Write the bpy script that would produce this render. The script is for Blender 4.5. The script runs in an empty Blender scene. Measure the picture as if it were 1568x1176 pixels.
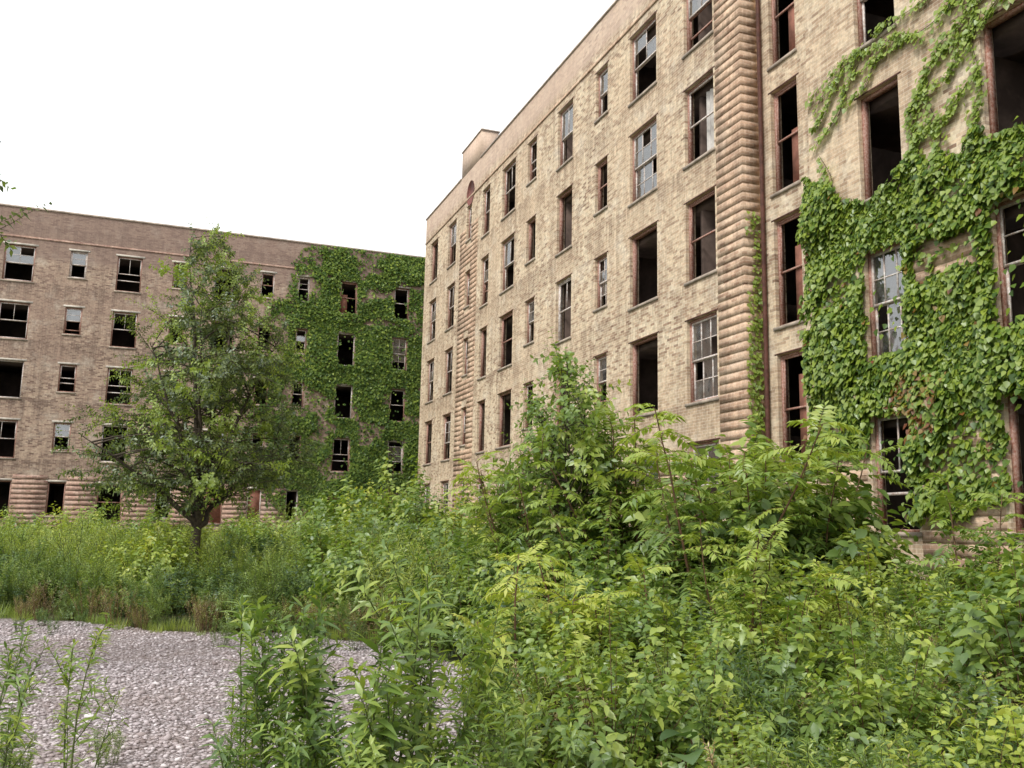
import bpy, math, random
import numpy as np
from mathutils import Matrix, Vector, Quaternion

SC=bpy.context.scene
COL=SC.collection
RNG=np.random.default_rng(7)
EYE=1.6
# ------------------------------------------------------------------ helpers
def nrm(a):
    return a/np.maximum(np.linalg.norm(a,axis=-1,keepdims=True),1e-9)
class MB:
    def __init__(s): s.v=[];s.f=[];s.n=0
    def add(s,v,faces,mat=0):
        v=np.asarray(v,float).reshape(-1,3)
        for F in faces:
            F=np.asarray(F,int)
            if len(F): s.f.append((F+s.n,mat))
        s.v.append(v); s.n+=len(v)
    def mesh(s,name,mats,smooth=False):
        me=bpy.data.meshes.new(name)
        V=np.concatenate(s.v) if s.v else np.zeros((0,3))
        me.vertices.add(len(V)); me.vertices.foreach_set('co',V.ravel())
        li=np.concatenate([F.ravel() for F,_ in s.f])
        cnt=np.concatenate([np.full(len(F),F.shape[1]) for F,_ in s.f])
        mi=np.concatenate([np.full(len(F),m) for F,m in s.f])
        st=np.concatenate([[0],np.cumsum(cnt)[:-1]])
        me.loops.add(len(li)); me.loops.foreach_set('vertex_index',li.astype(np.int32))
        me.polygons.add(len(cnt)); me.polygons.foreach_set('loop_start',st.astype(np.int32))
        me.polygons.foreach_set('material_index',mi.astype(np.int32))
        if smooth: me.polygons.foreach_set('use_smooth',np.ones(len(cnt),bool))
        for m in mats: me.materials.append(m)
        me.update(calc_edges=True); me.validate()
        return me
def obj(name,me,parent=None,loc=(0,0,0),rz=0,sc=1,tilt=(0,0)):
    o=bpy.data.objects.new(name,me); COL.objects.link(o)
    o.location=loc; o.rotation_euler=(tilt[0],tilt[1],rz)
    o.scale=(sc,sc,sc) if np.isscalar(sc) else sc
    if parent: o.parent=parent
    return o
def empty(name):
    e=bpy.data.objects.new(name,None); COL.objects.link(e); return e
# ------------------------------------------------------------------ materials
class NT:
    def __init__(s,name):
        s.m=bpy.data.materials.new(name); s.m.use_nodes=True
        s.t=s.m.node_tree; s.t.nodes.clear()
        s.out=s.t.nodes.new('ShaderNodeOutputMaterial')
    def n(s,typ,inp={},**kw):
        x=s.t.nodes.new(typ)
        for k,v in kw.items(): setattr(x,k,v)
        for k,v in inp.items(): s.set(x,k,v)
        return x
    def set(s,x,k,v):
        i=x.inputs[k]
        if isinstance(v,bpy.types.NodeSocket): s.t.links.new(v,i)
        else: i.default_value=v
    def math(s,op,a,b=0.0,c=None):
        d={0:a,1:b}
        if c is not None: d[2]=c
        return s.n('ShaderNodeMath',d,operation=op).outputs[0]
    def ramp(s,fac,stops,interp='LINEAR'):
        x=s.n('ShaderNodeValToRGB',{0:fac}); e=x.color_ramp.elements; x.color_ramp.interpolation=interp
        while len(e)<len(stops): e.new(0.5)
        for i,(p,c) in enumerate(stops):
            e[i].position=p; e[i].color=(c[0],c[1],c[2],1) if not np.isscalar(c) else (c,c,c,1)
        return x.outputs[0]
    def mix(s,fac,a,b,mode='MIX'):
        x=s.n('ShaderNodeMix',data_type='RGBA',blend_type=mode)
        for k,v in ((0,fac),(6,a),(7,b)):
            if not isinstance(v,bpy.types.NodeSocket) and k>0 and len(v)==3: v=(*v,1)
            s.set(x,k,v)
        return x.outputs[2]
    def noise(s,vec,scale,detail=4,rough=.55):
        return s.n('ShaderNodeTexNoise',{'Vector':vec,'Scale':scale,'Detail':detail,'Roughness':rough}).outputs[0]
    def pos(s): return s.n('ShaderNodeNewGeometry').outputs['Position']
    def fin(s,sh): s.t.links.new(sh,s.out.inputs[0]); return s.m
    def pbr(s,col,rough=.8,bump=None,bs=.5,bd=.01,spec=.3):
        b=s.n('ShaderNodeBsdfPrincipled',{'Base Color':col if isinstance(col,bpy.types.NodeSocket) else (*col,1),'Roughness':rough,'Specular IOR Level':spec})
        if bump is not None:
            bp=s.n('ShaderNodeBump',{'Height':bump,'Strength':bs,'Distance':bd}); s.t.links.new(bp.outputs[0],b.inputs['Normal'])
        return s.fin(b.outputs[0])

def brick_mat(name,cols,mortar,dark,stain,top=None,zt=99,bloom=.45):
    s=NT(name); P=s.pos()
    xyz=s.n('ShaderNodeSeparateXYZ',{0:P}); X,Y,Z=xyz.outputs
    U=s.math('ADD',X,Y)
    v=s.n('ShaderNodeCombineXYZ',{0:U,1:Z,2:0.0}).outputs[0]
    row=s.math('FLOOR',s.math('DIVIDE',Z,.07))
    off=s.math('MULTIPLY',s.math('MODULO',row,2.0),.105)
    us=s.math('DIVIDE',s.math('ADD',U,off),.21); cl=s.math('FLOOR',us)
    wn=s.n('ShaderNodeTexWhiteNoise',{'Vector':s.n('ShaderNodeCombineXYZ',{0:cl,1:row,2:0.0}).outputs[0]},noise_dimensions='2D')
    base=s.ramp(wn.outputs[0],cols)
    fu=s.math('FRACT',us); fz=s.math('FRACT',s.math('DIVIDE',Z,.07))
    mu=s.math('GREATER_THAN',s.math('ABSOLUTE',s.math('SUBTRACT',fu,.5)),.47)
    mz=s.math('GREATER_THAN',s.math('ABSOLUTE',s.math('SUBTRACT',fz,.5)),.41)
    mo=s.math('MAXIMUM',mu,mz)
    bc=s.n('ShaderNodeCombineXYZ',{0:s.math('MULTIPLY',cl,.21),1:s.math('MULTIPLY',row,.07),2:0.0}).outputs[0]
    n1=s.noise(bc,1.7,4,.78)
    pm=s.math('MULTIPLY',s.ramp(n1,[(.47,0.0),(.60,1.0)]),s.math('GREATER_THAN',wn.outputs[0],.3))
    c=s.mix(s.math('MULTIPLY',pm,.66),base,dark)
    n2=s.noise(v,.35,3,.6)
    c=s.mix(s.ramp(n2,[(.35,.0),(.7,.75)]),c,stain)
    st=s.n('ShaderNodeMapping',{0:v,3:(1.8,.13,1)}).outputs[0]
    n3=s.noise(st,1.3,4,.7)
    c=s.mix(s.ramp(n3,[(.46,0.0),(.72,.7)]),c,dark)
    n4=s.noise(v,.9,4,.7)
    c=s.mix(s.ramp(n4,[(.53,0.0),(.67,bloom)]),c,mortar)
    sl=s.math('FRACT',s.math('DIVIDE',s.math('SUBTRACT',Z,1.74),2.95))
    sm=s.math('MULTIPLY',s.ramp(sl,[(.62,0.),(.99,1.)]),s.ramp(s.noise(s.n('ShaderNodeMapping',{0:v,3:(3.0,.3,1)}).outputs[0],1.1,4,.75),[(.42,0.),(.60,.75)]))
    c=s.mix(sm,c,dark)
    c=s.mix(s.math('MULTIPLY',mo,.42),c,mortar)
    n5=s.noise(v,9,2,.7)
    c=s.mix(1.0,c,s.ramp(n5,[(.3,.72),(.7,1.14)]),'MULTIPLY')
    if top:
        tz=s.n('ShaderNodeMapRange',{0:Z,1:zt,2:zt+.35}).outputs[0]
        c=s.mix(s.math('MULTIPLY',tz,.6),c,top)
    return s.pbr(c,.92,s.math('SUBTRACT',s.math('MULTIPLY',wn.outputs[0],.4),mo),.7,.01,.2)
M_brR=brick_mat('brick_buff',[(0,(.68,.555,.385)),(.35,(.77,.66,.49)),(.62,(.71,.565,.40)),(.82,(.52,.375,.26)),(1,(.26,.17,.12))],(.81,.735,.60),(.26,.175,.12),(.64,.485,.335),(.62,.47,.39),16.0)
M_brL=brick_mat('brick_brown',[(0,(.44,.32,.24)),(.4,(.55,.425,.32)),(.7,(.41,.29,.22)),(1,(.16,.10,.08))],(.55,.47,.39),(.15,.10,.08),(.35,.24,.19),(.25,.175,.15),14.6,.6)
def simple(name,c,rough=.7,var=.35,scale=6,dark=None,spec=.3,bump=True):
    s=NT(name); P=s.pos(); n=s.noise(P,scale,4,.7)
    d=dark or tuple(x*(1-var) for x in c)
    col=s.mix(s.ramp(n,[(.38,0.0),(.62,1.0)]),d,c)
    return s.pbr(col,rough,n if bump else None,.3,.01,spec)
M_band=brick_mat('banded_brick',[(0,(.66,.47,.33)),(.5,(.72,.55,.40)),(1,(.46,.29,.20))],(.72,.60,.47),(.25,.155,.105),(.58,.38,.26),bloom=.3)
M_bandL=brick_mat('banded_brick_red',[(0,(.54,.34,.26)),(.5,(.60,.43,.34)),(1,(.38,.21,.17))],(.64,.54,.46),(.2,.11,.09),(.42,.25,.19),bloom=.35)
M_stone=simple('limestone_sill',(.44,.37,.30),.85,.4,4)
M_lintL=simple('limestone_lintel',(.62,.57,.50),.85,.35,4)
M_frame=simple('peeling_brown_paint',(.27,.105,.07),.6,.5,25,(.44,.30,.25))
M_sash=simple('weathered_white_paint',(.74,.72,.69),.5,.45,14,(.45,.34,.29))
M_lint=simple('rusty_steel',(.13,.055,.04),.7,.5,9)
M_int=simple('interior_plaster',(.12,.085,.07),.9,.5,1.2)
M_board=simple('weathered_board',(.30,.13,.09),.7,.4,5)
M_curt=simple('faded_curtain',(.6,.58,.55),.9,.3,3)
M_cop=simple('coping_stone',(.52,.43,.36),.85,.4,3)
M_roof=simple('roof_tar',(.06,.06,.06),.9,.3,3)
M_red=simple('painted_medallion',(.24,.09,.075),.8,.5,6)
def glass_mat():
    s=NT('dusty_window_glass'); P=s.pos()
    g=s.n('ShaderNodeBsdfGlossy',{'Color':(.85,.87,.88,1),'Roughness':.06})
    bp=s.n('ShaderNodeBump',{'Height':s.noise(P,1.7,2),'Strength':.25,'Distance':.05}); s.t.links.new(bp.outputs[0],g.inputs['Normal'])
    t=s.n('ShaderNodeBsdfTransparent'); d=s.n('ShaderNodeBsdfDiffuse',{'Color':(.34,.34,.33,1)})
    m=s.n('ShaderNodeMixShader',{0:.30,1:t.outputs[0],2:g.outputs[0]})
    m2=s.n('ShaderNodeMixShader',{0:s.ramp(s.noise(P,2.5,3,.7),[(.4,.04),(.7,.3)]),1:m.outputs[0],2:d.outputs[0]})
    return s.fin(m2.outputs[0])
M_glass=glass_mat()
def leaf_mat(name,a,b,c,trans=.38,objvar=.5,gloss=.05):
    s=NT(name); g=s.n('ShaderNodeNewGeometry'); oi=s.n('ShaderNodeObjectInfo')
    r=g.outputs['Random Per Island']
    f=s.math('ADD',s.math('MULTIPLY',r,1-objvar),s.math('MULTIPLY',oi.outputs['Random'],objvar)) if objvar else r
    col=s.ramp(f,[(.05,a),(.5,b),(.95,c)])
    df=s.n('ShaderNodeBsdfDiffuse',{'Color':col})
    tc=s.mix(1.0,col,(1.3,1.3,.6,1),'MULTIPLY')
    tr=s.n('ShaderNodeBsdfTranslucent',{'Color':tc})
    gl=s.n('ShaderNodeBsdfGlossy',{'Color':(.9,.95,1,1),'Roughness':.42})
    m=s.n('ShaderNodeMixShader',{0:trans,1:df.outputs[0],2:tr.outputs[0]})
    m2=s.n('ShaderNodeMixShader',{0:gloss,1:m.outputs[0],2:gl.outputs[0]})
    return s.fin(m2.outputs[0])
L_dark=leaf_mat('leaf_dark',(.045,.088,.032),(.080,.145,.046),(.135,.22,.06))
L_mid=leaf_mat('leaf_mid',(.085,.15,.036),(.165,.26,.054),(.27,.36,.076))
L_lite=leaf_mat('leaf_light',(.17,.26,.052),(.29,.385,.07),(.42,.48,.10))
L_yel=leaf_mat('leaf_yellowgreen',(.24,.33,.055),(.38,.46,.075),(.52,.54,.12))
L_dry=leaf_mat('leaf_dry',(.22,.18,.09),(.36,.28,.14),(.50,.38,.20))
L_elm=leaf_mat('leaf_elm',(.06,.095,.033),(.12,.17,.052),(.22,.27,.078),.4,0)
L_ivy=leaf_mat('leaf_ivy',(.055,.11,.018),(.135,.22,.028),(.28,.36,.045),.3,0,.025)
L_ivyL=leaf_mat('leaf_ivy_far',(.045,.09,.02),(.10,.165,.030),(.19,.26,.045),.3,0,.01)
L_ivyr=leaf_mat('leaf_ivy_red',(.20,.06,.02),(.26,.14,.03),(.30,.22,.04),.3,0)
M_stem=simple('stem_green',(.12,.15,.05),.7,.4,20,bump=False)
M_stemr=simple('stem_reddish',(.16,.09,.05),.7,.4,20,bump=False)
M_bark=simple('bark',(.10,.08,.06),.95,.5,14)
# ------------------------------------------------------------------ plant generators
def leaves(mb,P,D,N,L,W,mat,rows=((.45,1.),),fold=.22,droop=.25):
    P=np.asarray(P,float);n=len(P)
    if n==0: return
    D=nrm(np.asarray(D,float)); S=nrm(np.cross(D,N)); N=np.cross(S,D)
    L=np.broadcast_to(L,(n,)).reshape(n,1); W=np.broadcast_to(W,(n,)).reshape(n,1)
    Z=np.array([0,0,1.])
    pts=[P]
    for t,w in rows:
        m=P+D*L*t-Z*droop*L*t*t
        e=N*(fold*W*w/2)
        pts+=[m+S*(W*w/2)+e,m,m-S*(W*w/2)+e]
    pts.append(P+D*L-Z*droop*L)
    V=np.stack(pts,1); k=V.shape[1]; o=(np.arange(n)*k)[:,None]
    q=len(rows); T=[[0,1,2],[0,2,3]]; Q=[]
    for i in range(q-1):
        a=1+3*i;b=a+3; Q+=[[a,b,b+1,a+1],[a+1,b+1,b+2,a+2]]
    a=1+3*(q-1); T+=[[a,k-1,a+1],[a+1,k-1,a+2]]
    F=[(np.array(T)[None]+o[:,None]).reshape(-1,3)]
    if Q: F.append((np.array(Q)[None]+o[:,None]).reshape(-1,4))
    mb.add(V.reshape(-1,3),F,mat)
def tube(mb,pts,r0,r1,sides=4,mat=1):
    pts=np.asarray(pts,float);n=len(pts)
    d=nrm(np.gradient(pts,axis=0)); ref=np.array([.31,.95,.12])
    a=nrm(np.cross(d,ref)); b=np.cross(d,a)
    r=np.linspace(r0,r1,n)[:,None,None]
    th=np.linspace(0,2*math.pi,sides,endpoint=False)
    V=pts[:,None]+r*(a[:,None]*np.cos(th)[None,:,None]+b[:,None]*np.sin(th)[None,:,None])
    i=np.arange(n-1)[:,None]*sides; j=np.arange(sides)[None]; j2=(j+1)%sides
    F=np.stack([i+j,i+j2,i+sides+j2,i+sides+j],-1).reshape(-1,4)
    mb.add(V.reshape(-1,3),[F],mat)
def curve(p0,d0,L,n,rng,up=.0,wob=.12):
    pts=[np.array(p0,float)];d=nrm(np.array(d0,float))
    for i in range(n):
        d=nrm(d+np.array([0,0,up/n])+rng.normal(0,wob,3)/math.sqrt(n)); pts.append(pts[-1]+d*L/n)
    return np.array(pts)
def along(pts,t):
    x=np.asarray(t)*(len(pts)-1); i=np.clip(x.astype(int),0,len(pts)-2); f=(x-i)[:,None]
    return pts[i]*(1-f)+pts[i+1]*f, nrm(pts[i+1]-pts[i])
def leafed(mb,pts,t0,n,L,W,el,rng,mat,rows,droop=.25,prof=None,fold=.22):
    t=np.linspace(t0,1,n); P,d=along(pts,t)
    az=np.arange(n)*2.399+rng.uniform(0,6.28)+rng.normal(0,.3,n)
    a=nrm(np.cross(d,np.array([.3,.9,.1]))); b=np.cross(d,a)
    rad=a*np.cos(az)[:,None]+b*np.sin(az)[:,None]
    e=(el+rng.normal(0,.18,n))[:,None]
    D=rad*np.cos(e)+d*np.sin(e); N=nrm(d*np.cos(e)-rad*np.sin(e)+rng.normal(0,.2,(n,3)))
    s=rng.uniform(.75,1.2,n)*(prof(t) if prof else 1.0)
    leaves(mb,P,D,N,L*s,W*s,mat,rows,fold,droop)
R2=((.3,.9),(.65,.72)); R1=((.45,1.),)
def weed(name,seed,nst,h,spread,lean,nl,L,W,el,br,mats,rows=R2,t0=.12,topy=0,droop=.3,smat=None):
    rng=np.random.default_rng(seed); mb=MB()
    for i in range(nst):
        az=rng.uniform(0,6.28); rr=spread*math.sqrt(rng.uniform(0,1))
        hh=h*rng.uniform(.62,1.0)
        p=[rr*.5*math.cos(az),rr*.5*math.sin(az),-.05]
        ln=lean*rng.uniform(.3,1)
        pts=curve(p,[ln*math.cos(az),ln*math.sin(az),1],hh,6,rng,.12,.12)
        tube(mb,pts,.006+h*.002,.002,4,0)
        prof=lambda t:.55+.75*np.sin(np.clip((t-.0)/1.0,0,1)*2.6)
        leafed(mb,pts,t0,nl,L,W,el,rng,1,rows,droop,prof)
        for j in range(br):
            t=rng.uniform(.35,.92); P,d=along(pts,np.array([t]))
            a2=rng.uniform(0,6.28); D=np.array([math.cos(a2)*.75,math.sin(a2)*.75,.85])
            bp=curve(P[0],D,h*rng.uniform(.14,.3)*(1.25-t*.6),4,rng,.3,.12)
            tube(mb,bp,.004,.0015,3,0)
            leafed(mb,bp,.1,max(5,int(nl*.45)),L*.75,W*.75,el,rng,1 if rng.random()>.4 else 2,rows,droop)
        leafed(mb,pts,.86,max(5,nl//4),L*.55,W*.55,.8,rng,2,rows,.05)
    return mb.mesh(name,[smat or M_stem]+mats)
def bush(name,seed,R,H,ncl,npl,L,W,mats,rows=R2,droop=.3,light=.35):
    rng=np.random.default_rng(seed); mb=MB()
    ph=rng.uniform(0,6.28,4)
    for i in range(ncl):
        az=rng.uniform(0,6.28); e=math.asin(rng.uniform(.0,1)); 
        lump=1+.28*math.sin(3*az+ph[0])*math.cos(2.5*e+ph[1])+.15*math.sin(7*az+ph[2])
        k=rng.uniform(.45,1.0)**.5*lump
        T=np.array([R*k*math.cos(e)*math.cos(az),R*k*math.cos(e)*math.sin(az),H*(.12+.88*k*math.sin(e)/1.15)])
        b=np.array([T[0]*.15,T[1]*.15,0]); mid=b*.4+T*.6+np.array([-T[0]*.2,-T[1]*.2,H*.06])
        tt=np.linspace(0,1,6)[:,None]; pts=b*(1-tt)**2+2*mid*tt*(1-tt)+T*tt**2
        tube(mb,pts,.008,.002,3,0)
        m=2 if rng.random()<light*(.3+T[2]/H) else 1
        leafed(mb,pts,.5,npl,L,W,.35,rng,m,rows,droop)
        for j in range(2):
            P,d=along(pts,np.array([rng.uniform(.6,.95)])); bp=curve(P[0],nrm(d[0]+rng.normal(0,.6,3)+np.array([0,0,.3])),R*.35,3,rng,.1,.1)
            leafed(mb,bp,.05,npl//2,L,W,.35,rng,m,rows,droop)
    return mb.mesh(name,[M_stemr]+mats)
def pinnate(mb,p,az,el,Lr,nf,lL,lW,rng,mat,droop=.5):
    d=np.array([math.cos(az)*math.cos(el),math.sin(az)*math.cos(el),math.sin(el)])
    pts=[np.array(p,float)]
    for i in range(6):
        d=nrm(d+np.array([0,0,-droop/6])+rng.normal(0,.05,3)); pts.append(pts[-1]+d*Lr/6)
    pts=np.array(pts); tube(mb,pts,.004,.0015,3,0)
    t=np.repeat(np.linspace(.18,.98,nf),2); P,dd=along(pts,t)
    side=np.tile([1.,-1.],nf)[:,None]
    S=nrm(np.cross(dd,np.array([0,0,1.])+rng.normal(0,.25,3)))
    D=nrm(S*side+dd*.45+rng.normal(0,.14,P.shape)); N=nrm(np.cross(S,dd)+rng.normal(0,.2,P.shape)+side*S*.25)
    s=rng.uniform(.8,1.1,2*nf)*(.65+.5*np.sin(t*2.6))
    leaves(mb,P,D,N,lL*s,lW*s,mat,R1,.25,.3)
    leaves(mb,pts[-1:],dd[-1:],N[-1:],np.array([lL]),np.array([lW]),mat,R1,.2,.2)
def sapling(name,seed,h,nst,nr,Lr,nf,lL,lW,mats,low=.3,spread=.25,el0=.5):
    rng=np.random.default_rng(seed); mb=MB()
    for i in range(nst):
        az=rng.uniform(0,6.28); hh=h*rng.uniform(.6,1) if i else h
        pts=curve([spread*math.cos(az)*.5*(i>0),spread*math.sin(az)*.5*(i>0),-.05],[.25*math.cos(az),.25*math.sin(az),1],hh,8,rng,.1,.14)
        tube(mb,pts,.02,.006,5,0)
        n=int(nr*hh/h); ts=low+(1-low)*np.linspace(0,1,n)**.8
        P,d=along(pts,ts)
        for j in range(n):
            pinnate(mb,P[j],j*2.4+rng.uniform(0,.9),el0*(.2+ts[j])+rng.normal(0,.3),Lr*rng.uniform(.55,1.1)*(1.15-.45*ts[j]),nf,lL,lW,rng,2 if (ts[j]>.8 or rng.random()<.25) else 1,.9)
    return mb.mesh(name,[M_stemr]+mats)
def tree(name,seed,H,env,nbr,ntw,nlf,L,W,mats,forks,trunk=.11,fork=1.3):
    rng=np.random.default_rng(seed); mb=MB()
    ez,er=zip(*env); RR=lambda z:np.interp(z,ez,er)
    base=curve([0,0,-.1],[.03,.0,1],fork+.1,5,rng,0,.06); tube(mb,base,trunk*1.25,trunk*.9,8,0)
    stems=[]
    for i,(fx,fy,fz) in enumerate(forks):
        T=np.array([fx,fy,fz]); b=base[-1]; mid=b*.5+T*.5+np.array([-fx*.12,-fy*.12,.1])
        tt=np.linspace(0,1,12)[:,None]; pts=b*(1-tt)**2+2*mid*tt*(1-tt)+T*tt**2
        pts[1:-1]+=rng.normal(0,.035,(10,3)); tube(mb,pts,trunk*.6,.008,6,0); stems.append(pts)
    hs=np.array([s[-1][2] for s in stems]); pr=hs/hs.sum()
    for i in range(nbr):
        s=stems[rng.choice(len(stems),p=pr)]; t=rng.uniform(.12,1.); P,d=along(s,np.array([t])); P=P[0]
        az=rng.uniform(0,6.28); z2=np.clip(P[2]+rng.uniform(-.3,1.0),ez[0],ez[-1]-.05); R=RR(z2)*rng.uniform(.5,1.1)
        T=np.array([R*math.cos(az),R*math.sin(az),z2])
        Ld=np.linalg.norm(T-P)
        if Ld>2.4: T=P+(T-P)*2.4/Ld; Ld=2.4
        mid=(P+T)/2+np.array([0,0,Ld*.16])+rng.normal(0,.06,3)
        tt=np.linspace(0,1,7)[:,None]; pts=P*(1-tt)**2+2*mid*tt*(1-tt)+T*tt**2
        tube(mb,pts,.005+.006*Ld,.003,4,0)
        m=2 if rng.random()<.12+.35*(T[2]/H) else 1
        for j in range(int(ntw*(.5+Ld/3))):
            q,dd=along(pts,np.array([rng.uniform(.2,1)])); 
            D=nrm(dd[0]*.8+rng.normal(0,.5,3)+np.array([0,0,.15])); tw=curve(q[0],D,rng.uniform(.25,.65),4,rng,-.15,.15)
            tube(mb,tw,.004,.0015,3,0)
            leafed(mb,tw,.1,nlf,L,W,.35,rng,m,R1,.25)
    return mb.mesh(name,[M_bark]+mats)
def grass(name,seed,n,h,mats,spread=.25,w=.006):
    rng=np.random.default_rng(seed); mb=MB()
    az=rng.uniform(0,6.28,n); rr=spread*np.sqrt(rng.uniform(0,1,n))
    P=np.stack([rr*np.cos(az),rr*np.sin(az),np.zeros(n)],1)
    a2=az+rng.normal(0,.6,n); ln=rng.uniform(.1,.6,n)
    D=np.stack([ln*np.cos(a2),ln*np.sin(a2),np.ones(n)],1)
    N=np.stack([-np.cos(a2),-np.sin(a2),ln],1)
    leaves(mb,P,D,N,h*rng.uniform(.5,1,n),w,1,((.25,1),(.5,.9),(.75,.6)),.1,.22)
    return mb.mesh(name,[M_stem]+mats)
def burdock(name,seed):
    rng=np.random.default_rng(seed); mb=MB()
    for i in range(16):
        az=i*2.4; e=rng.uniform(.4,1.2); l=rng.uniform(.2,.6)
        d=np.array([math.cos(az)*math.cos(e),math.sin(az)*math.cos(e),math.sin(e)])
        pts=np.array([d*l*k/3 for k in range(4)]); tube(mb,pts,.008,.005,4,0)
        n=nrm(np.array([-math.cos(az)*.5,-math.sin(az)*.5,1])+rng.normal(0,.2,3))
        leaves(mb,pts[-1:],np.array([d*np.array([1,1,.2])+np.array([.01,0,0])]),n[None],np.array([rng.uniform(.17,.27)]),np.array([rng.uniform(.12,.18)]),1+(rng.random()<.3),((.08,.7),(.25,1),(.5,.92),(.75,.6),(.9,.3)),.3,.45)
    return mb.mesh(name,[M_stemr]+[L_dark,L_mid])
# ---- meshes
aster=[weed('leafy_weed',s,5,1.3,.22,.30,38,.125,.032,.45,5,[L_mid,L_lite]) for s in (1,2,3)]
leggy=[weed('leggy_weed',s,2,1.3,.12,.16,46,.10,.020,.45,4,[L_mid,L_lite],t0=.2) for s in (5,6,7,8)]
weedD=[weed('dark_weed',s,9,1.2,.4,.3,26,.11,.034,.4,4,[L_dark,L_mid]) for s in (11,12,13)]
feath=[weed('feathery_weed',s,16,1.3,.45,.28,44,.085,.011,.7,5,[L_lite,L_yel],R1,.1) for s in (21,22,23)]
feathM=[weed('feathery_weed_mid',s,14,1.2,.45,.35,40,.09,.014,.6,5,[L_mid,L_lite],R1,.1) for s in (26,27,28)]
broad=[bush('broadleaf_shrub',s,.8,1.5,70,14,.10,.055,[L_mid,L_lite]) for s in (31,32,33)]
broadL=[bush('light_shrub',s,.75,1.4,70,14,.085,.045,[L_lite,L_yel]) for s in (36,37)]
big=[bush('bigleaf_shrub',s,.9,1.7,70,12,.12,.065,[L_mid,L_lite],light=.4) for s in (41,42)]
fine=[bush('fine_shrub',s,.7,1.1,110,18,.05,.02,[L_mid,L_lite],R1) for s in (46,47,48)]
dryw=[weed('dry_weed',s,12,1.1,.4,.35,30,.06,.012,.7,6,[L_dry,L_yel],R1,.3,smat=M_stemr) for s in (51,52)]
ail=[sapling('ailanthus',s,2.6,3,26,.62,10,.12,.042,[L_mid,L_lite]) for s in (61,62,63)]
ailL=[sapling('ailanthus_light',s,1.7,4,18,.55,11,.10,.034,[L_lite,L_yel],.25,.5) for s in (66,67)]
grs=[grass('grass_tuft',s,130,.6,[L_lite,L_yel]) for s in (71,72)]
burd=burdock('burdock_mesh',81)
env=[(1.9,1.9),(2.5,2.95),(3.4,2.8),(4.4,2.25),(5.4,1.8),(6.4,1.3),(7.3,.8),(7.9,.3)]
elm=tree('elm_mesh',5,7.9,env,210,12,17,.078,.042,[L_elm,L_lite],[(-.5,.1,7.75),(.75,.3,7.2),(1.3,-.6,5.6),(-1.4,-.4,5.2),(.2,1.2,6.0),(-.6,-.9,6.0),(2.2,.6,3.4),(-2.3,.3,3.3)],.11,1.55)
elm2=tree('elm_mesh_small',6,6.4,[(2.2,.2),(3.4,1.0),(4.2,1.7),(4.9,2.5),(5.4,2.1),(6.3,.8)],45,9,14,.085,.045,[L_elm,L_mid],[(0,0,6.2),(.8,.1,5.3),(-.8,.3,5.3)],.08,2.2)
elmS=tree('sapling_tree_mesh',9,3.9,[(.6,.4),(1.4,.75),(2.4,.8),(3.2,.5),(3.9,.15)],46,7,12,.10,.055,[L_mid,L_lite],[(0,0,3.8),(.3,.2,3.3),(-.35,.1,3.0)],.03,.5)
# ------------------------------------------------------------------ ground
def gh(x,y):
    t=np.clip((x-(3.5+0*y))/4,0,1); t=t*t*(3-2*t)
    q=np.clip((y-22)/6,0,1)
    return .30*t*(1-q)+.1*q*1.0
def axis(a,b,st,far): return np.concatenate([[-far,-far*.5,-far*.25],np.arange(a,b,st),[far*.35,far*.6,far]])
gx=axis(-30,34,1.,300.); gy=axis(-25,64,1.,300.)
X,Y=np.meshgrid(gx,gy); Zg=gh(X,Y)
mb=MB(); nx,ny=len(gx),len(gy)
i=(np.arange(ny-1)[:,None]*nx+np.arange(nx-1)[None]).ravel()
mb.add(np.stack([X.ravel(),Y.ravel(),Zg.ravel()],1),[np.stack([i,i+1,i+1+nx,i+nx],1)],0)
s=NT('soil'); P=s.pos(); n=s.noise(P,1.3,6,.7); n2=s.noise(P,.25,4)
c=s.mix(s.ramp(n2,[(.4,0.),(.6,1.)]),(.07,.095,.03),(.14,.11,.07)); c=s.mix(s.ramp(n,[(.4,0.),(.65,.8)]),c,(.05,.06,.025))
M_soil=s.pbr(c,.95,n,.8,.05)
obj('ground',mb.mesh('ground',[M_soil],True))
edge=[(-22,22.5),(-8,19.5),(-4.5,18.6),(-2.45,18.0),(-1.2,17.2),(.15,15.4),(1.9,14.9),(2.9,13.4),(3.3,11.6),(3.7,9.9),(3.0,8.2),(2.3,6.8),(2.1,5),(2.4,2),(2,-12),(-22,-12)]
E=[]
for a,b in zip(edge,edge[1:]+edge[:1]):
    a=np.array(a);b=np.array(b);k=max(1,int(np.linalg.norm(b-a)/.3))
    for q in range(k):
        p=a+(b-a)*q/k; E.append(p+RNG.normal(0,.09,2)*(1 if k<20 else .0))
E=np.array(E)
bm_me=bpy.data.meshes.new('gravel_yard'); bm_me.from_pydata([(x,y,.006) for x,y in E],[],[list(range(len(E)))])
s=NT('gravel'); P=s.pos()
v=s.n('ShaderNodeTexVoronoi',{'Vector':P,'Scale':30.0})
sep=s.n('ShaderNodeSeparateColor',{0:v.outputs['Color']}).outputs[0]
c=s.ramp(sep,[(0,(.18,.145,.145)),(.3,(.34,.295,.30)),(.7,(.48,.43,.445)),(1,(.66,.61,.63))])
c=s.mix(s.ramp(v.outputs['Distance'],[(.35,0.),(.75,.8)]),c,(.13,.105,.10))
c=s.mix(s.ramp(s.noise(P,.5,5,.65),[(.42,0.),(.66,.6)]),c,(.28,.22,.20))
h=s.math('SUBTRACT',1.0,v.outputs['Distance'])
M_grav=s.pbr(c,.9,h,1.,.035)
bm_me.materials.append(M_grav); obj('gravel_yard',bm_me)
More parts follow.
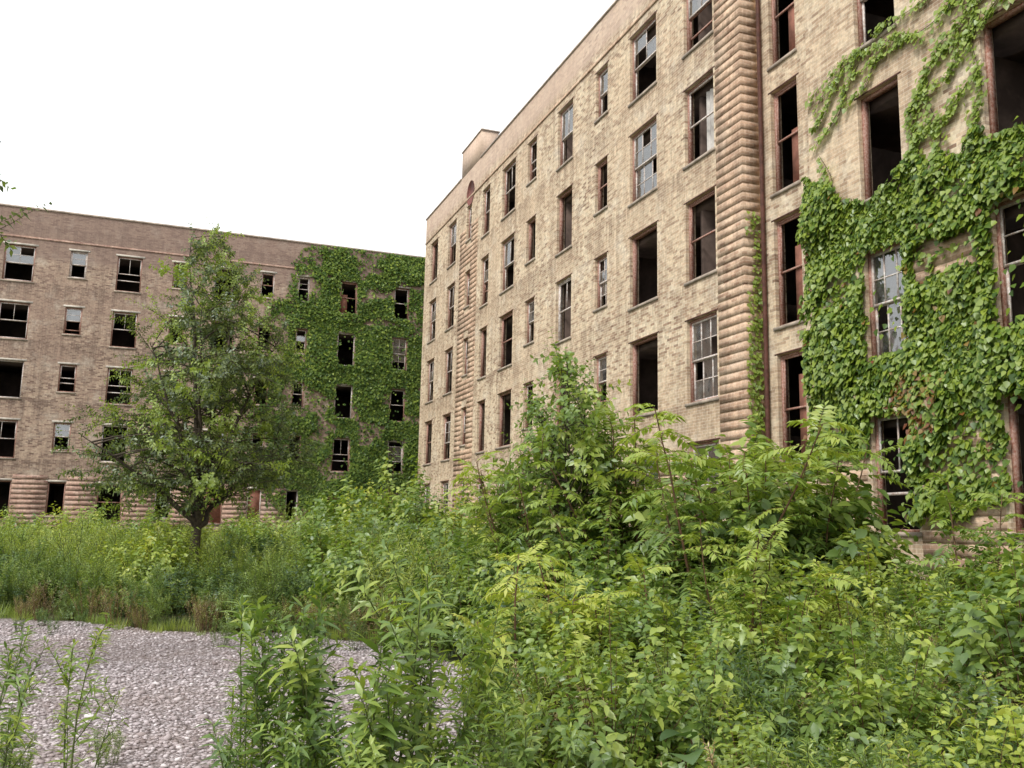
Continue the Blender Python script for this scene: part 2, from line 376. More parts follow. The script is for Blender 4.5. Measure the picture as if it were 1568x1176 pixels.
s=NT('gravel_stone'); g=s.n('ShaderNodeNewGeometry')
c=s.ramp(g.outputs['Random Per Island'],[(0,(.13,.10,.10)),(.15,(.29,.245,.245)),(.6,(.46,.41,.425)),(.9,(.58,.53,.55)),(1,(.76,.72,.73))])
c=s.mix(s.ramp(s.noise(g.outputs['Position'],.5,5,.65),[(.42,0.),(.66,.5)]),c,(.30,.24,.22))
M_gst=s.pbr(c,.85)
def inpoly(px,py,poly):
    r=np.zeros(len(px),bool); n=len(poly); j=n-1
    for i in range(n):
        xi,yi=poly[i];xj,yj=poly[j]
        cond=((yi>py)!=(yj>py))&(px<(xj-xi)*(py-yi)/(yj-yi+1e-12)+xi); r^=cond; j=i
    return r
import bmesh
bm=bmesh.new(); bmesh.ops.create_icosphere(bm,subdivisions=1,radius=1); TV=np.array([v.co[:] for v in bm.verts]); TF=np.array([[v.index for v in f.verts] for f in bm.faces]); bm.free()
n=36000; px=RNG.uniform(-4.5,4.0,n); py=5+12*RNG.uniform(0,1,n)**1.7
ok=inpoly(px,py,E); px,py=px[ok],py[ok]; n=len(px)
r=RNG.uniform(.008,.023,n)*(1+1.0*(RNG.random(n)>.98)); sc=np.stack([r*RNG.uniform(.8,1.5,n),r*RNG.uniform(.8,1.3,n),r*RNG.uniform(.4,.75,n)],1)
V=TV[None]*(1+RNG.normal(0,.12,(n,len(TV),1)))*sc[:,None]
a=RNG.uniform(0,6.28,n)[:,None]; V=np.stack([V[...,0]*np.cos(a)-V[...,1]*np.sin(a),V[...,0]*np.sin(a)+V[...,1]*np.cos(a),V[...,2]],-1)
V+=np.stack([px,py,.006+r*.25],1)[:,None]
mb=MB(); mb.add(V.reshape(-1,3),[(TF[None]+(np.arange(n)*len(TV))[:,None,None]).reshape(-1,3)],0)
obj('gravel',mb.mesh('gravel',[M_gst]))
# ------------------------------------------------------------------ buildings
MR=lambda x0:(lambda u,w,z:(x0+w,u,z))     # right building: u=y, w inward=+x
ML=lambda y0:(lambda u,w,z:(u,y0+w,z))
def box(mb,mp,u0,u1,w0,w1,z0,z1,mat):
    V=[mp(u,w,z) for z in (z0,z1) for w in (w0,w1) for u in (u0,u1)]
    mb.add(V,[np.array([[0,1,3,2],[4,6,7,5],[0,4,5,1],[2,3,7,6],[0,2,6,4],[1,5,7,3]])],mat)
def quad(mb,V,mat): mb.add(V,[np.array([[0,1,2,3]])],mat)
def wall(mb,mp,u0,u1,z0,z1,ops,mat,dep=.28):
    us=sorted({u0,u1,*[o[0] for o in ops if u0<o[0]<u1],*[o[1] for o in ops if u0<o[1]<u1]})
    for a,b in zip(us,us[1:]):
        m=(a+b)/2; cov=sorted([(o[2],o[3]) for o in ops if o[0]<m<o[1]]); z=z0
        for c,d in cov:
            if c>z: quad(mb,[mp(a,0,z),mp(b,0,z),mp(b,0,c),mp(a,0,c)],mat)
            z=d
        if z<z1: quad(mb,[mp(a,0,z),mp(b,0,z),mp(b,0,z1),mp(a,0,z1)],mat)
    for o in ops:
        a,b,c,d=o[:4]
        quad(mb,[mp(a,0,c),mp(a,dep,c),mp(a,dep,d),mp(a,0,d)],mat); quad(mb,[mp(b,0,c),mp(b,dep,c),mp(b,dep,d),mp(b,0,d)],mat)
        quad(mb,[mp(a,0,c),mp(b,0,c),mp(b,dep,c),mp(a,dep,c)],mat); quad(mb,[mp(a,0,d),mp(b,0,d),mp(b,dep,d),mp(a,dep,d)],mat)
# 0 frame 1 sash 2 glass 3 stone 4 steel 5 board 6 curtain 7 medallion 8 pale lintel
WM=[M_frame,M_sash,M_glass,M_stone,M_lint,M_board,M_curt,M_red,M_lintL]
def sash(mb,mp,a,b,w,c,d,mat,glass,mu,mv,skip=0,rng=None):
    t=.042
    box(mb,mp,a,a+t,w,w+.035,c,d,mat); box(mb,mp,b-t,b,w,w+.035,c,d,mat)
    box(mb,mp,a+t,b-t,w,w+.035,c,c+t,mat); box(mb,mp,a+t,b-t,w,w+.035,d-t,d,mat)
    for i in range(1,mu):
        x=a+(b-a)*i/mu; box(mb,mp,x-.012,x+.012,w+.006,w+.03,c+t,d-t,mat)
    for i in range(1,mv):
        z=c+(d-c)*i/mv; box(mb,mp,a+t,b-t,w+.008,w+.028,z-.012,z+.012,mat)
    if glass:
        A,B,C,D=a+t,b-t,c+t,d-t
        for i in range(mu):
            for j in range(mv):
                if rng is not None and rng.random()<skip: continue
                x0,x1=A+(B-A)*i/mu,A+(B-A)*(i+1)/mu; z0,z1=C+(D-C)*j/mv,C+(D-C)*(j+1)/mv
                quad(mb,[mp(x0,w+.018,z0),mp(x1,w+.018,z0),mp(x1,w+.018,z1),mp(x0,w+.018,z1)],2)
def window(mb,mp,a,b,c,d,kind,rng,pale,lint):
    f=.055; w0=.09
    fm=1 if pale else 0
    box(mb,mp,a,a+f,w0,w0+.12,c,d,fm); box(mb,mp,b-f,b,w0,w0+.12,c,d,fm)
    box(mb,mp,a+f,b-f,w0,w0+.12,d-f,d,fm); box(mb,mp,a+f,b-f,w0-.02,w0+.13,c,c+f*.8,fm)
    box(mb,mp,a-.05,b+.05,-.045,w0-.02,c-.075,c-.002,3)
    if lint: box(mb,mp,a-.1,b+.1,-.012,.05,d+.003,d+.10,8)
    else: box(mb,mp,a-.08,b+.08,-.006,.05,d+.003,d+.035,4)
    a+=f;b-=f;c+=f*.8;d-=f; m=(c+d)/2; wide=b-a>.8; mu=2 if wide else 1
    if kind==1:
        sash(mb,mp,a,b,w0+.02,m,d,1,True,mu,2,.2,rng)
        if rng.random()<.6: sash(mb,mp,a,b,w0+.065,m-rng.uniform(.2,.8)*(m-c),m+.02,0,False,1,1)
    elif kind==2:
        sash(mb,mp,a,b,w0+.02,m,d,1,True,3 if wide else 2,2,.12,rng); sash(mb,mp,a,b,w0+.065,c,m+.03,1,True,3 if wide else 2,2,.2,rng)
    elif kind==3:
        sash(mb,mp,a,b,w0+.02,m,d,1,True,mu,2 if rng.random()<.5 else 1,.2,rng); sash(mb,mp,a,b,w0+.065,c,m+.03,1,False,1,1)
    elif kind==4:
        sash(mb,mp,a,b,w0+.02,m,d,1,False,1,1)
        n=9; us=np.linspace(a,a+(b-a)*.6,n)
        for i in range(n-1): quad(mb,[mp(us[i],.3+.04*(i%2),c+.1),mp(us[i+1],.3+.04*((i+1)%2),c+.1),mp(us[i+1],.3+.04*((i+1)%2),d),mp(us[i],.3+.04*(i%2),d)],6)
    elif kind==5:
        sash(mb,mp,a,b,w0+.02,m,d,0,False,1,1)
        box(mb,mp,a+(b-a)*.02,a+(b-a)*.45,w0+.07,w0+.09,c,c+(d-c)*rng.uniform(.45,.95),5)
    elif kind==6:
        box(mb,mp,a,b,w0+.02,w0+.04,c,d,5)
    elif kind==7:
        sash(mb,mp,a,b,w0+.02,m,d,0,rng.random()>.6,1,1)
    elif kind==8:
        sash(mb,mp,a,b,w0+.02,m,d,1,False,mu,1)
        if rng.random()<.5: box(mb,mp,a,b,w0+.065,w0+.10,m-.4*(m-c),m-.4*(m-c)+.05,1)
    elif kind==9:
        sash(mb,mp,a,b,w0+.02,m-.25,d-.25,1,True,mu,2,.5,rng)
        box(mb,mp,a,a+.04,w0+.065,w0+.1,c,d,1)
def bands(mb,mp,u0,u1,z0,z1,ops,mat,pr=.012,step=.21,th=.186):
    z=z0
    while z+th<z1:
        cuts=sorted([(max(o[0]-.02,u0),min(o[1]+.02,u1)) for o in ops if o[2]-.12<z+th and o[3]+.15>z and o[1]>u0 and o[0]<u1]); u=u0
        for c,d in cuts:
            if c>u: box(mb,mp,u,c,-pr,.02,z,z+th,mat)
            u=d
        if u<u1: box(mb,mp,u,u1,-pr,.02,z,z+th,mat)
        z+=step
def opsfor(cols,levels,head=2.0,nar=.45,s0=1.74):
    o=[]
    for nm,a,b,narrow in cols:
        for k in levels: o.append((a,b,s0+2.95*k+(nar if narrow else 0),s0+2.95*k+head,nm,k))
    return o
rng=np.random.default_rng(3)
W=11.46; RZ=EYE+15.55; LZ=EYE+15.72
colsM=[('A',17.5,18.8,0),('B',20.2,21.7,0),('C',23.1,23.9,1),('D',25.6,26.8,0),('E',28.7,29.55,1),('F',30.8,32.2,0),('G',33.7,34.6,0),('H',36.1,36.75,1),('I',38.3,39.5,0),('J',41.3,42.5,0)]
colsN=[('K',11.76,12.77,0),('L',8.3,10.03,0),('N',5.0,6.2,0),('O',2.0,3.2,0)]
over={'A4':1,'A3':4,'A2':7,'A1':2,'B4':3,'B3':2,'B2':0,'B1':0,'C4':3,'C3':7,'D4':3,'D3':0,'D2':8,'D1':0,'F4':8,'F3':3,'F2':7,'F1':0,'G3':1,'I3':8,'K3':3,'K2':0,'K1':2,'K0':8,'L2':0,'L1':3,'L3':0,'L0':0}
opM=opsfor(colsM,range(5)); opN=opsfor(colsN,range(5))
opS=[(15.03,15.93,z,z+2.35,'S',i) for i,z in enumerate([EYE+1.45,EYE+4.4,EYE+7.35,EYE+10.3,EYE-1.4])]
bR=empty('brick_apartment_building'); 
wb=MB(); mM=MR(W); mS=MR(W+.44)
wall(wb,mM,16.4,43.6,-.5,RZ,opM,0); wall(wb,mM,-8,14.16,-.5,RZ,opN,0); wall(wb,mS,14.16,16.4,-.5,RZ,opS,0)
for yy in (16.4,14.16): quad(wb,[(W,yy,-.5),(W+.44,yy,-.5),(W+.44,yy,RZ),(W,yy,RZ)],0)
quad(wb,[(W,43.6,-.5),(W+13,43.6,-.5),(W+13,43.6,RZ),(W,43.6,RZ)],0)
quad(wb,[(W,-8,-.5),(W+13,-8,-.5),(W+13,-8,RZ),(W,-8,RZ)],0); quad(wb,[(W+13,-8,-.5),(W+13,43.6,-.5),(W+13,43.6,RZ),(W+13,-8,RZ)],0)
for a,b,mp in ((16.4,43.6,mM),(-8,14.16,mM),(14.16,16.4,mS)):
    box(wb,mp,a+.003,b-.003,-.03,.01,RZ-1.32,RZ-1.22,1)
box(wb,mM,35.0,37.7,.003,.75,RZ,RZ+1.25,0)
bands(wb,mM,16.4,17.42,2.0,RZ-1.4,[],1); bands(wb,mM,35.2,37.65,2.0,RZ-2.4,opM,1)
bands(wb,mM,17.5,35.1,.1,3.3,opM,1)
bands(wb,ML(16.4),W-.011,W+.43,.11,RZ-1.4,[],1,.011)
bands(wb,mM,12.9,14.16,.1,3.3,opN,1); bands(wb,mM,10.1,11.7,.1,3.3,opN,1)
bands(wb,mM,10.1,11.7,EYE+4.2,EYE+5.0,opN,1)
obj('walls',wb.mesh('walls',[M_brR,M_band]),bR)
cb=MB()
for a,b,mp in ((16.38,35.0,mM),(37.7,43.65,mM),(-8,14.18,mM),(14.18,16.38,mS)): box(cb,mp,a,b,-.04,.3,RZ,RZ+.07,0)
box(cb,mM,34.96,37.74,-.03,.8,RZ+1.25,RZ+1.31,0)
quad(cb,[(W+.3,-8,RZ-.3),(W+13,-8,RZ-.3),(W+13,43.6,RZ-.3),(W+.3,43.6,RZ-.3)],1)
obj('roof_coping',cb.mesh('coping',[M_cop,M_roof]),bR)
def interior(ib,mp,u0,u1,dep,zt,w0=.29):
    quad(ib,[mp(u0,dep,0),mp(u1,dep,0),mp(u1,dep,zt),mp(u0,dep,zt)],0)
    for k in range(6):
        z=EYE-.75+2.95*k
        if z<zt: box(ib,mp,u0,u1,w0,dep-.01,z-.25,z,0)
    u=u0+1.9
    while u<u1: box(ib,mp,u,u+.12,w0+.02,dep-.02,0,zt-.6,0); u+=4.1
ib=MB()
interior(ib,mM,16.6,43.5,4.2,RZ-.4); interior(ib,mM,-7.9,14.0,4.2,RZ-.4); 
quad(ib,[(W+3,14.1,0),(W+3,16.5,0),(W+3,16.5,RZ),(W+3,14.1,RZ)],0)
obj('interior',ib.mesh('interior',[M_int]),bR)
wm=MB()
for o in opM+opN:
    k=over.get(o[4]+str(o[5]),int(rng.choice([0,0,8,8,5,7,3,3,1,9,2])))
    window(wm,mM,*o[:4],k,rng,rng.random()<.12 and o[4]!='L',False)
for o in opS: window(wm,mS,*o[:4],5,rng,0,False)
th=np.linspace(0,2*math.pi,33)[:-1]; yc,zc=36.3,EYE+14.45
V=[(W-.025,yc+.5*math.cos(t),zc+.55*math.sin(t)) for t in th]+[(W+.01,yc+.5*math.cos(t),zc+.55*math.sin(t)) for t in th]
wm.add(V,[np.arange(32)[None],np.array([[i,(i+1)%32,(i+1)%32+32,i+32] for i in range(32)])],7)
obj('windows',wm.mesh('windows',WM),bR)
db=MB(); tube(db,np.array([(W+.36,16.2,z) for z in np.linspace(.2,RZ-.2,12)]),.05,.05,8,0); obj('downspout',db.mesh('downspout',[M_lint],True),bR)

bL=empty('brick_apartment_block'); LY=50.63; mL=ML(LY)
colsL=[('w',-20.5,-19.2,0),('x',-17.8,-17.,1),('y',-15.2,-13.9,0),('z',-11.4,-10.6,1),('a',-8.35,-6.95,0),('b',-5.36,-4.56,1),('c',-3.14,-1.93,0),('d0',-.4,.35,1),('d',1.7,2.9,0),('e',4.13,4.85,1),('f',6.12,6.76,1),('g',8.45,9.43,0),('h',11.54,12.44,0),('i',15.5,16.6,0),('j',19,20,0)]
opL=opsfor(colsL,range(1,5),1.85,.45)+opsfor([c for c in colsL if c[0]!='g'],[0],1.85,.2)
opL.append((8.0,9.0,.9,3.25,'door',0))
wb=MB(); wall(wb,mL,-24,30,-.5,LZ,opL,0)
quad(wb,[(-24,LY,-.5),(-24,LY+13,-.5),(-24,LY+13,LZ),(-24,LY,LZ)],0)
quad(wb,[(30,LY,-.5),(30,LY+13,-.5),(30,LY+13,LZ),(30,LY,LZ)],0)
quad(wb,[(-24,LY+13,-.5),(30,LY+13,-.5),(30,LY+13,LZ),(-24,LY+13,LZ)],0)
box(wb,mL,-23.99,29.99,-.03,.01,LZ-1.55,LZ-1.45,1)
bands(wb,mL,-24,12,.1,4.1,opL,1,.03,.24,.19)
obj('walls',wb.mesh('walls',[M_brL,M_bandL]),bL)
cb=MB(); box(cb,mL,-24.05,30.05,-.05,.3,LZ,LZ+.09,0); quad(cb,[(-24,LY+.3,LZ-.3),(30,LY+.3,LZ-.3),(30,LY+13,LZ-.3),(-24,LY+13,LZ-.3)],1)
obj('roof_coping',cb.mesh('coping',[M_cop,M_roof]),bL)
ib=MB(); interior(ib,mL,-23.9,29.9,4.2,LZ-.4); obj('interior',ib.mesh('interior',[M_int]),bL)
wm=MB()
ovL={'a4':3,'b4':3,'c4':8,'a3':3,'b3':1,'c3':8,'a2':0,'b2':8,'c2':8,'a1':8,'b1':3,'c1':0,'g4':5,'g3':0,'g2':0,'g1':8,'h4':8,'h3':2,'h2':8,'f4':1,'f3':3}
for o in opL:
    if o[4]=='door':
        box(wm,mL,8.0,8.07,.05,.18,.9,3.25,0); box(wm,mL,8.93,9.0,.05,.18,.9,3.25,0); box(wm,mL,8.07,8.93,.05,.18,3.17,3.25,0); box(wm,mL,7.7,9.3,-1.0,-.002,.3,.88,3); continue
    k=ovL.get(o[4]+str(o[5]),int(rng.choice([0,0,8,9,8,7]))) if o[5] else int(rng.choice([6,7,7,0]))
    window(wm,mL,*o[:4],k,rng,rng.random()<.3,True)
obj('windows',wm.mesh('windows',WM),bL)
# ------------------------------------------------------------------ ivy
def vnoise(u,v,sc,seed):
    r=np.random.default_rng(seed); g=r.uniform(0,1,(64,64)); a=(u/sc)%63;b=(v/sc)%63
    i=a.astype(int);j=b.astype(int);f=a-i;h=b-j;f=f*f*(3-2*f);h=h*h*(3-2*h)
    return (g[i,j]*(1-f)*(1-h)+g[(i+1)%64,j]*f*(1-h)+g[i,(j+1)%64]*(1-f)*h+g[(i+1)%64,(j+1)%64]*f*h)
RI=((.25,1.),(.6,.72))
def ivy(mb,mp,u,z,out,L,rng,mat,nv,uv,rows=RI):
    n=len(u); P=np.array([mp(a,-b,c) for a,b,c in zip(u,out,z)])
    nv=np.array(nv,float);uv=np.array(uv,float)
    a=rng.normal(0,.6,n)[:,None]
    D=nrm(-np.array([0,0,1.])*np.cos(a)+uv*np.sin(a)+nv*rng.uniform(.0,.7,n)[:,None])
    N=nrm(nv+np.array([0,0,.5])+rng.normal(0,.34,(n,3)))
    l=L*rng.uniform(.55,1.15,n)
    leaves(mb,P,D,N,l,l*.95,mat,rows,.2,.1)
rg=np.random.default_rng(17); mb=MB()
n=72000; u=rg.uniform(6.5,14.3,n); z=rg.uniform(.2,9.2,n)
top=EYE+np.interp(u,[4,9.5,11.6,12.3,13.0,13.7,14.2],[6.8,6.35,6.4,5.95,6.25,6.7,7.0])
nn=vnoise(u,z,.9,1)*.6+vnoise(u,z,.3,2)*.4
bot=EYE+np.interp(u,[4,11,12.8,14.2],[.2,.8,1.6,1.7])
ok=(z<top-.8*(nn-.4))&(z>bot-2.4*(nn-.3))
bare=(u>10.2)&(u<11.6)&(np.abs(z-(EYE+4.55))<.36+.5*(nn-.5))
ok&=~(bare&(rg.random(n)>.06))
ok&=~((nn>.70)&(rg.random(n)<.75))
for o in opN:
    ins=(u>o[0]+.04)&(u<o[1]-.04)&(z>o[2]+.08)&(z<o[3]-.0); ok&=~(ins&(rg.random(n)>.015))
u,z,nn=u[ok],z[ok],nn[ok]; bul=np.clip(vnoise(u,z,.5,5)-.2,0,1); lay=rg.uniform(.1,1,len(u)); out=.02+.38*bul*lay
red=(np.hypot(u-11.6,z-(EYE+2.2))<.6)&(rg.random(len(u))<.22)
red|=rg.random(len(u))<.006
yl=(rg.random(len(u))<.05+.35*(lay>.75))&~red
ivy(mb,mM,u[~red&~yl],z[~red&~yl],out[~red&~yl],.12,rg,0,(-1,0,0),(0,1,0)); ivy(mb,mM,u[red],z[red],out[red]+.03,.11,rg,1,(-1,0,0),(0,1,0)); ivy(mb,mM,u[yl],z[yl],out[yl]+.02,.11,rg,2,(-1,0,0),(0,1,0))
def strand(pts,dens,wid,L=.10,mp=mM,mat=2,nv=(-1,0,0),uv=(0,1,0)):
    pts=np.array(pts,float); seg=np.linalg.norm(np.diff(pts,axis=0),axis=1); tot=seg.sum(); n=int(dens*tot)
    s=rg.uniform(0,tot,n); cs=np.concatenate([[0],np.cumsum(seg)])
    k=.3+1.4*vnoise(s,s*.3,.35,int(tot*97)%50)
    uu=np.interp(s,cs,pts[:,0])+rg.normal(0,wid,n)*k+.06*np.sin(s*5); zz=np.interp(s,cs,pts[:,1])+rg.normal(0,wid,n)*k+.06*np.cos(s*4)-np.abs(rg.normal(0,wid,n))*k
    ivy(mb,mp,uu,zz,.03+rg.uniform(0,.08,n),L,rg,mat,nv,uv)
    ss=np.linspace(0,tot,int(tot*6)+2); c=[mp(a,-.02,b) for a,b in zip(np.interp(ss,cs,pts[:,0])+.06*np.sin(ss*5),np.interp(ss,cs,pts[:,1])+.06*np.cos(ss*4))]
    tube(mb,np.array(c),.008,.004,4,3)
e=EYE
for pts,dn,wd in [([(8.6,e+9.3),(9.8,e+8.9),(11.2,e+8.55),(12.5,e+8.95),(13.1,e+8.75),(13.6,e+8.2),(14.05,e+7.9)],100,.06),
 ([(8.4,e+8.8),(9.8,e+8.5),(10.9,e+8.15)],90,.07),([(11.4,e+8.5),(12.3,e+8.65),(13.0,e+8.35),(13.7,e+7.7)],55,.035),
 ([(11.9,e+8.7),(12.6,e+8.25),(13.0,e+8.0)],45,.03),([(12.4,e+8.9),(13.2,e+9.0),(14.0,e+8.5)],45,.03),
 ([(9.0,e+9.8),(10.3,e+9.5),(11.3,e+9.1),(12.3,e+9.05)],60,.05),([(9.0,e+10.6),(10.2,e+10.1),(11.2,e+9.8)],60,.06),
 ([(9.2,e+8.4),(10.4,e+8.0),(11.2,e+7.8),(11.35,e+7.2),(11.5,e+6.3)],110,.06),
 ([(10.1,e+8.0),(10.6,e+7.55),(11.2,e+7.5),(11.5,e+7.1)],90,.05),
 ([(10.1,e+7.2),(10.7,e+6.9),(11.2,e+6.85),(11.4,e+6.4)],110,.06),
 ([(11.1,e+7.4),(10.9,e+6.8),(11.0,e+6.2)],110,.06),
 ([(13.4,e+8.6),(14.0,e+8.3)],40,.03),([(12.7,e+8.6),(13.3,e+8.0),(13.9,e+7.5)],40,.03),
 ([(10.08,e+9.3),(10.1,e+6.2)],90,.05),([(13.3,e+6.0),(13.6,e+6.9),(13.8,e+7.3)],60,.05)]: strand(pts,dn,wd)
mRet=ML(16.4)
n=1100; uu=rg.uniform(W,W+.4,n); zz=rg.uniform(EYE+1.0,EYE+7.1,n); k=(vnoise(uu,zz,.5,9)>.38-.15*(zz<4))&(rg.random(n)<np.interp(zz,[2.8,6,8.7],[1,.6,.3]))
ivy(mb,mRet,uu[k],zz[k],.03+rg.uniform(0,.08,k.sum()),.10,rg,2,(0,-1,0),(1,0,0))
obj('ivy',mb.mesh('ivy',[L_ivy,L_ivyr,L_lite,M_bark]),None)
mb=MB(); n=110000; u=rg.uniform(2.5,17,n); z=rg.uniform(.3,LZ+.05,n)
nn=vnoise(u,z,1.7,21)*.55+vnoise(u,z,.6,22)*.45
x0=np.interp(z,[.3,3.,5,9,12,15.5,17.6],[9.0,4.8,3.2,3.2,3.8,4.8,6.8])
p=np.clip((u-x0+3.4*(nn-.5))*.55,0,1)
p*=np.where(nn>np.interp(u,[4,8,12],[.56,.62,.68]),.12,1.)
ok=rg.random(n)<p
for o in opL:
    ins=(u>o[0]-.02)&(u<o[1]+.02)&(z>o[2]+.05)&(z<o[3]+.12); ok&=~(ins&(rg.random(n)>.02))
u,z=u[ok],z[ok]; lay=rg.uniform(.1,1,len(u)); out=.02+.34*np.clip(vnoise(u,z,.9,25)-.25,0,1)*lay
yl=(rg.random(len(u))<np.interp(z,[6,17],[.05,.3])*(lay>.4))
R1i=((.35,1.),)
ivy(mb,mL,u[~yl],z[~yl],out[~yl],.165,rg,0,(0,-1,0),(1,0,0),R1i); ivy(mb,mL,u[yl],z[yl],out[yl]+.02,.15,rg,1,(0,-1,0),(1,0,0),R1i)
obj('ivy.001',mb.mesh('ivy_far',[L_ivyL,L_ivy]),None)
# ------------------------------------------------------------------ planting
FX,FY=.3494,.937
def W2(d,px): 
    r=(px-784)/1430*d; return d*FX+r*FY, d*FY-r*FX
pr=random.Random(5)
def put(parent,meshes,x,y,s,zs=1,name='plant'):
    m=pr.choice(meshes); s*=pr.uniform(.88,1.14)
    o=obj(name,m,parent,(x,y,float(gh(np.array(x),np.array(y)))-.02),pr.uniform(0,6.28),(s,s,s*zs),(pr.uniform(-.07,.07),pr.uniform(-.07,.07)))
    return o
def clear(x,y): return inpoly(np.array([x]),np.array([y]),E)[0]
t=obj('elm_tree',elm,None,(.65,20.4,0),.4)
t2=obj('elm_tree',elm2,None,(-3.72,10.45,0),1.4)
YE=lambda x:float(np.interp(x,[-17,-8,-4.5,-2.45,-1.2,.15,1.9,3,4.5],[22,19.5,18.6,18,17.2,15.4,14.9,13.3,12]))
gb=empty('weed_bank')
for i in range(360):
    x=pr.uniform(-13,4.5); dd=7.*pr.random()**1.3; y=YE(x)+dd
    if clear(x,y): continue
    if dd<.7: put(gb,pr.choice([weedD,feathM,feathM,fine]),x,y,pr.uniform(.4,.8))
    elif dd<2.2: put(gb,pr.choice([weedD,feathM,feathM]),x,y,pr.uniform(.75,1.1))
    else: put(gb,pr.choice([feath,feath,feath,feathM,broadL]) if x<1.5 else pr.choice([feath,feathM,weedD]),x,y,pr.uniform(1.0,1.35))
for i in range(110):
    x=pr.uniform(-12,4); y=YE(x)+pr.uniform(-.35,.3)
    put(gb,grs+dryw,x,y,pr.uniform(.35,.75))
for i in range(26):
    x=pr.uniform(-5,3); y=YE(x)-pr.uniform(.3,2.2)
    put(gb,pr.choice([grs,feathM,weedD]),x,y,pr.uniform(.18,.42))
fs=empty('shrub_belt')
for i in range(70):
    x=pr.uniform(-16,11); y=pr.uniform(29,48)
    if x>9.8 and y>42: continue
    s=pr.uniform(1.1,1.5)*(1.35 if x>5 and y>36 else 1.)
    put(fs,pr.choice([broad,broadL,feath,big]),x,y,s)
for px,d,s in [(570,34,2.3),(600,32,2.6),(635,30,2.3),(660,27,2.1),(690,25,1.8),(715,24,1.7),(540,36,2.1),(500,38,1.7),(150,30,1.4),(110,29,1.6),(60,31,1.3),(400,40,1.6),(450,41,1.6)]:
    x,y=W2(d,px); put(fs,pr.choice([big,broad,broadL]),x,y,s)
th_=empty('shrub_thicket')
def zone(n,dr,pr_,types,sr,gap=0):
    for i in range(n):
        d=pr.uniform(*dr); px=pr.uniform(*pr_); x,y=W2(d,px)
        if x>W-.6 or clear(x,y): continue
        if d<5.4 and 970<px<1140: continue
        put(th_,pr.choice(types),x,y,pr.uniform(*sr))
zone(42,(17,28),(430,820),[broad,feathM,feath,fine],(1.,1.35))
zone(55,(13,18),(480,1000),[feathM,feath,weedD,broad,fine],(.9,1.2))
zone(50,(10.5,14),(700,1300),[broad,big,ail,weedD,feathM],(.8,1.1))
zone(62,(7.5,11),(760,1650),[broad,broad,broadL,ailL,feathM,fine,weedD],(.65,.9))
zone(80,(5.2,8),(830,1680),[fine,feathM,broad,weedD,weedD,dryw,feath,leggy],(.55,.8))
zone(80,(3.6,5.6),(860,1750),[fine,feathM,weedD,aster,broadL,leggy,dryw],(.45,.72))
for px,d,s,T in [(760,16,1.15,broadL),(800,15.5,1.2,broad),(1010,13,.95,ail),(965,13.5,.9,ail),(1040,12.5,1.1,ailL),(1090,12.8,1.35,broad),(1140,12.2,1.6,big),(1190,11.8,1.7,broad),(1240,11.4,1.55,big),(1290,10.8,1.25,broad),(1350,10,.8,ailL),(1430,9.5,.95,broad),(1500,9,.8,ail),(1560,8.7,.9,broad),(1215,12.4,1.15,ail),(1230,8.2,.8,ailL),(1180,8.4,.75,ailL),(1290,8,.7,ailL),(1130,9,.7,ail),(1570,6.5,.85,big),(890,6,.85,dryw),(930,5.8,.8,dryw),(980,4.1,.5,dryw),(1500,6.8,.8,dryw),(1000,5.6,.6,fine),(1120,5.8,.65,fine),(1060,5.9,.7,feathM),(1010,4.2,.45,fine),(1090,4.1,.42,weedD)]:
    x,y=W2(d,px); x=min(x,W-.7); put(th_,T,x,y,s)
for px,d,s in [(885,12.6,1.02),(915,13.2,.92),(850,13.6,.85)]:
    x,y=W2(d,px); o=put(None,[elmS],x,y,s,name='maple_sapling')
for px,d,s in [(1050,4.9,1.2),(1110,5.1,1.05),(1000,5.2,1.0)]:
    x,y=W2(d,px); put(None,[burd],x,y,s,name='burdock_plant')
for px,d,s in [(500,4.6,1.1),(590,4.7,1.12),(440,4.4,.72),(555,4.2,.72),(650,4.4,.82),(700,4.9,.9),(610,3.9,.65),(760,4.4,.72),(830,4.6,.8)]:
    x,y=W2(d,px); put(None,aster,x,y,s,name='leafy_weed')
for px,d,s in [(0,4.5,1.1),(35,4.8,.9),(15,5.4,.9),(60,5.0,.5),(400,4.7,.95),(425,4.9,1.15),(455,5.0,1.05),(500,5.6,1.0),(530,4.8,1.15),(680,5.0,1.1),(735,5.4,1.0),(630,5.2,1.05),(790,5.6,1.0),(140,4.7,.8),(155,5.0,.6),(370,5.0,.6),(385,4.6,.8),(60,5.4,.45),(-20,4.6,.9)]:
    x,y=W2(d,px); put(None,leggy,x,y,s,name='leggy_weed')
for px,d,s in [(200,6.5,.25),(370,4.6,.35),(340,5.2,.25),(20,5.8,.4),(290,4.7,.22),(10,4.6,.5)]:
    x,y=W2(d,px); put(None,feathM,x,y,s,name='small_weed')
x,y=W2(15.2,190); put(None,weedD,x,y,.5,name='small_weed')
x,y=W2(16.6,140); put(None,weedD,x,y,.6,name='small_weed')
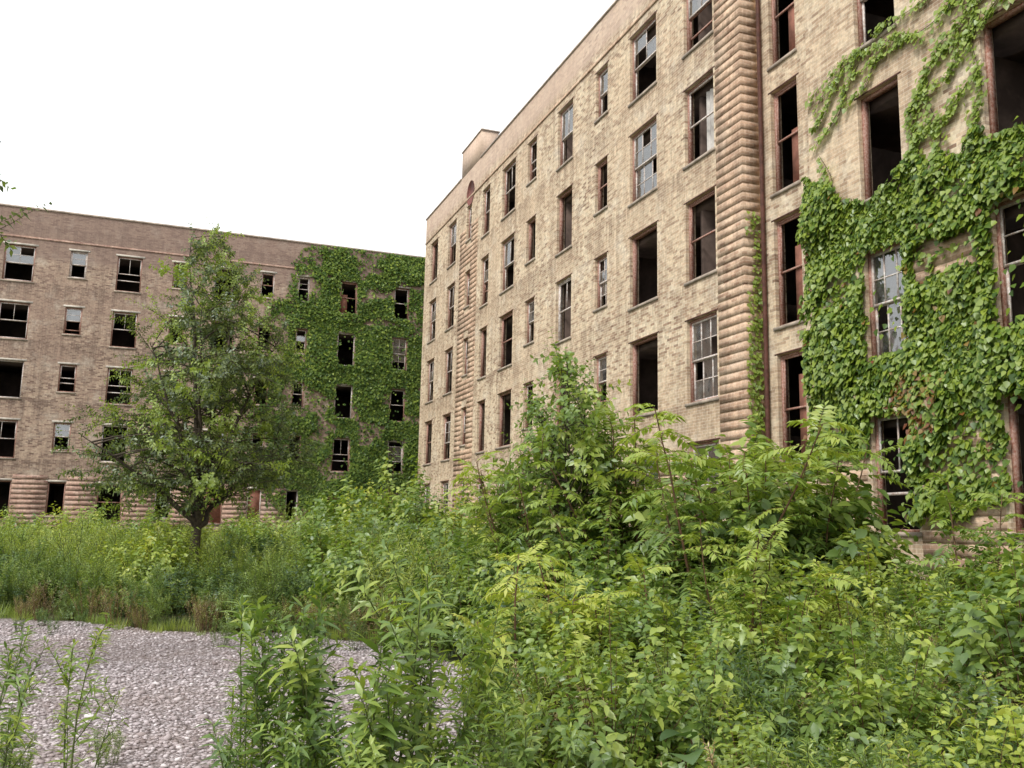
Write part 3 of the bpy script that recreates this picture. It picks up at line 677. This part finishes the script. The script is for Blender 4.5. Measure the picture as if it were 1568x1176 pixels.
# ------------------------------------------------------------------ light, world, camera
el,azs=math.radians(46),None
sd=Vector((-.80,-.48,.0)).normalized()
sv=Vector((sd.x*math.cos(el),sd.y*math.cos(el),math.sin(el)))
sun=bpy.data.lights.new('sun','SUN'); sun.energy=2.5; sun.angle=math.radians(14); sun.color=(1,.96,.89)
so=bpy.data.objects.new('sun',sun); COL.objects.link(so); so.rotation_euler=sv.to_track_quat('Z','Y').to_euler()
w=bpy.data.worlds.new('World'); SC.world=w; w.use_nodes=True; nt=w.node_tree; nt.nodes.clear()
sky=nt.nodes.new('ShaderNodeTexSky'); sky.sky_type='NISHITA'; sky.sun_disc=False; sky.sun_elevation=el; sky.sun_rotation=math.atan2(sd.x,sd.y); sky.dust_density=6; sky.air_density=1.5
tc=nt.nodes.new('ShaderNodeTexCoord'); no=nt.nodes.new('ShaderNodeTexNoise'); no.inputs['Scale'].default_value=2.0; no.inputs['Detail'].default_value=4
nt.links.new(tc.outputs['Generated'],no.inputs['Vector'])
cr=nt.nodes.new('ShaderNodeValToRGB'); cr.color_ramp.elements[0].color=(.86,.87,.89,1); cr.color_ramp.elements[1].color=(1,1,1,1); cr.color_ramp.elements[0].position=.3; cr.color_ramp.elements[1].position=.6
nt.links.new(no.outputs[0],cr.inputs[0])
mu=nt.nodes.new('ShaderNodeMix'); mu.data_type='RGBA'; mu.blend_type='MULTIPLY'; mu.inputs[0].default_value=1; mu.inputs[7].default_value=(12.4,12.4,12.4,1); nt.links.new(cr.outputs[0],mu.inputs[6]); mu.clamp_result=False
mx=nt.nodes.new('ShaderNodeMix'); mx.data_type='RGBA'; mx.inputs[0].default_value=.9; nt.links.new(sky.outputs[0],mx.inputs[6]); nt.links.new(mu.outputs[2],mx.inputs[7])
bg=nt.nodes.new('ShaderNodeBackground'); bg.inputs[1].default_value=.125; nt.links.new(mx.outputs[2],bg.inputs[0])
wo=nt.nodes.new('ShaderNodeOutputWorld'); nt.links.new(bg.outputs[0],wo.inputs[0])
SC.view_settings.view_transform='Standard'; SC.view_settings.look='None'; SC.view_settings.exposure=0
cd=bpy.data.cameras.new('camera'); co=bpy.data.objects.new('camera',cd); COL.objects.link(co)
cd.sensor_width=36; cd.lens=1410.45/1568*36; cd.clip_end=2000; cd.clip_start=.05
yaw,pit,ro=map(math.radians,(20.454,9.153,1.182))
fw=Vector((math.sin(yaw)*math.cos(pit),math.cos(yaw)*math.cos(pit),math.sin(pit)))
r=Vector((math.cos(yaw),-math.sin(yaw),0)); u=r.cross(fw)
r2=r*math.cos(ro)+u*math.sin(ro); u2=-r*math.sin(ro)+u*math.cos(ro)
M=Matrix((r2,u2,-fw)).transposed().to_4x4(); M.translation=(0,0,EYE); co.matrix_world=M
SC.camera=co
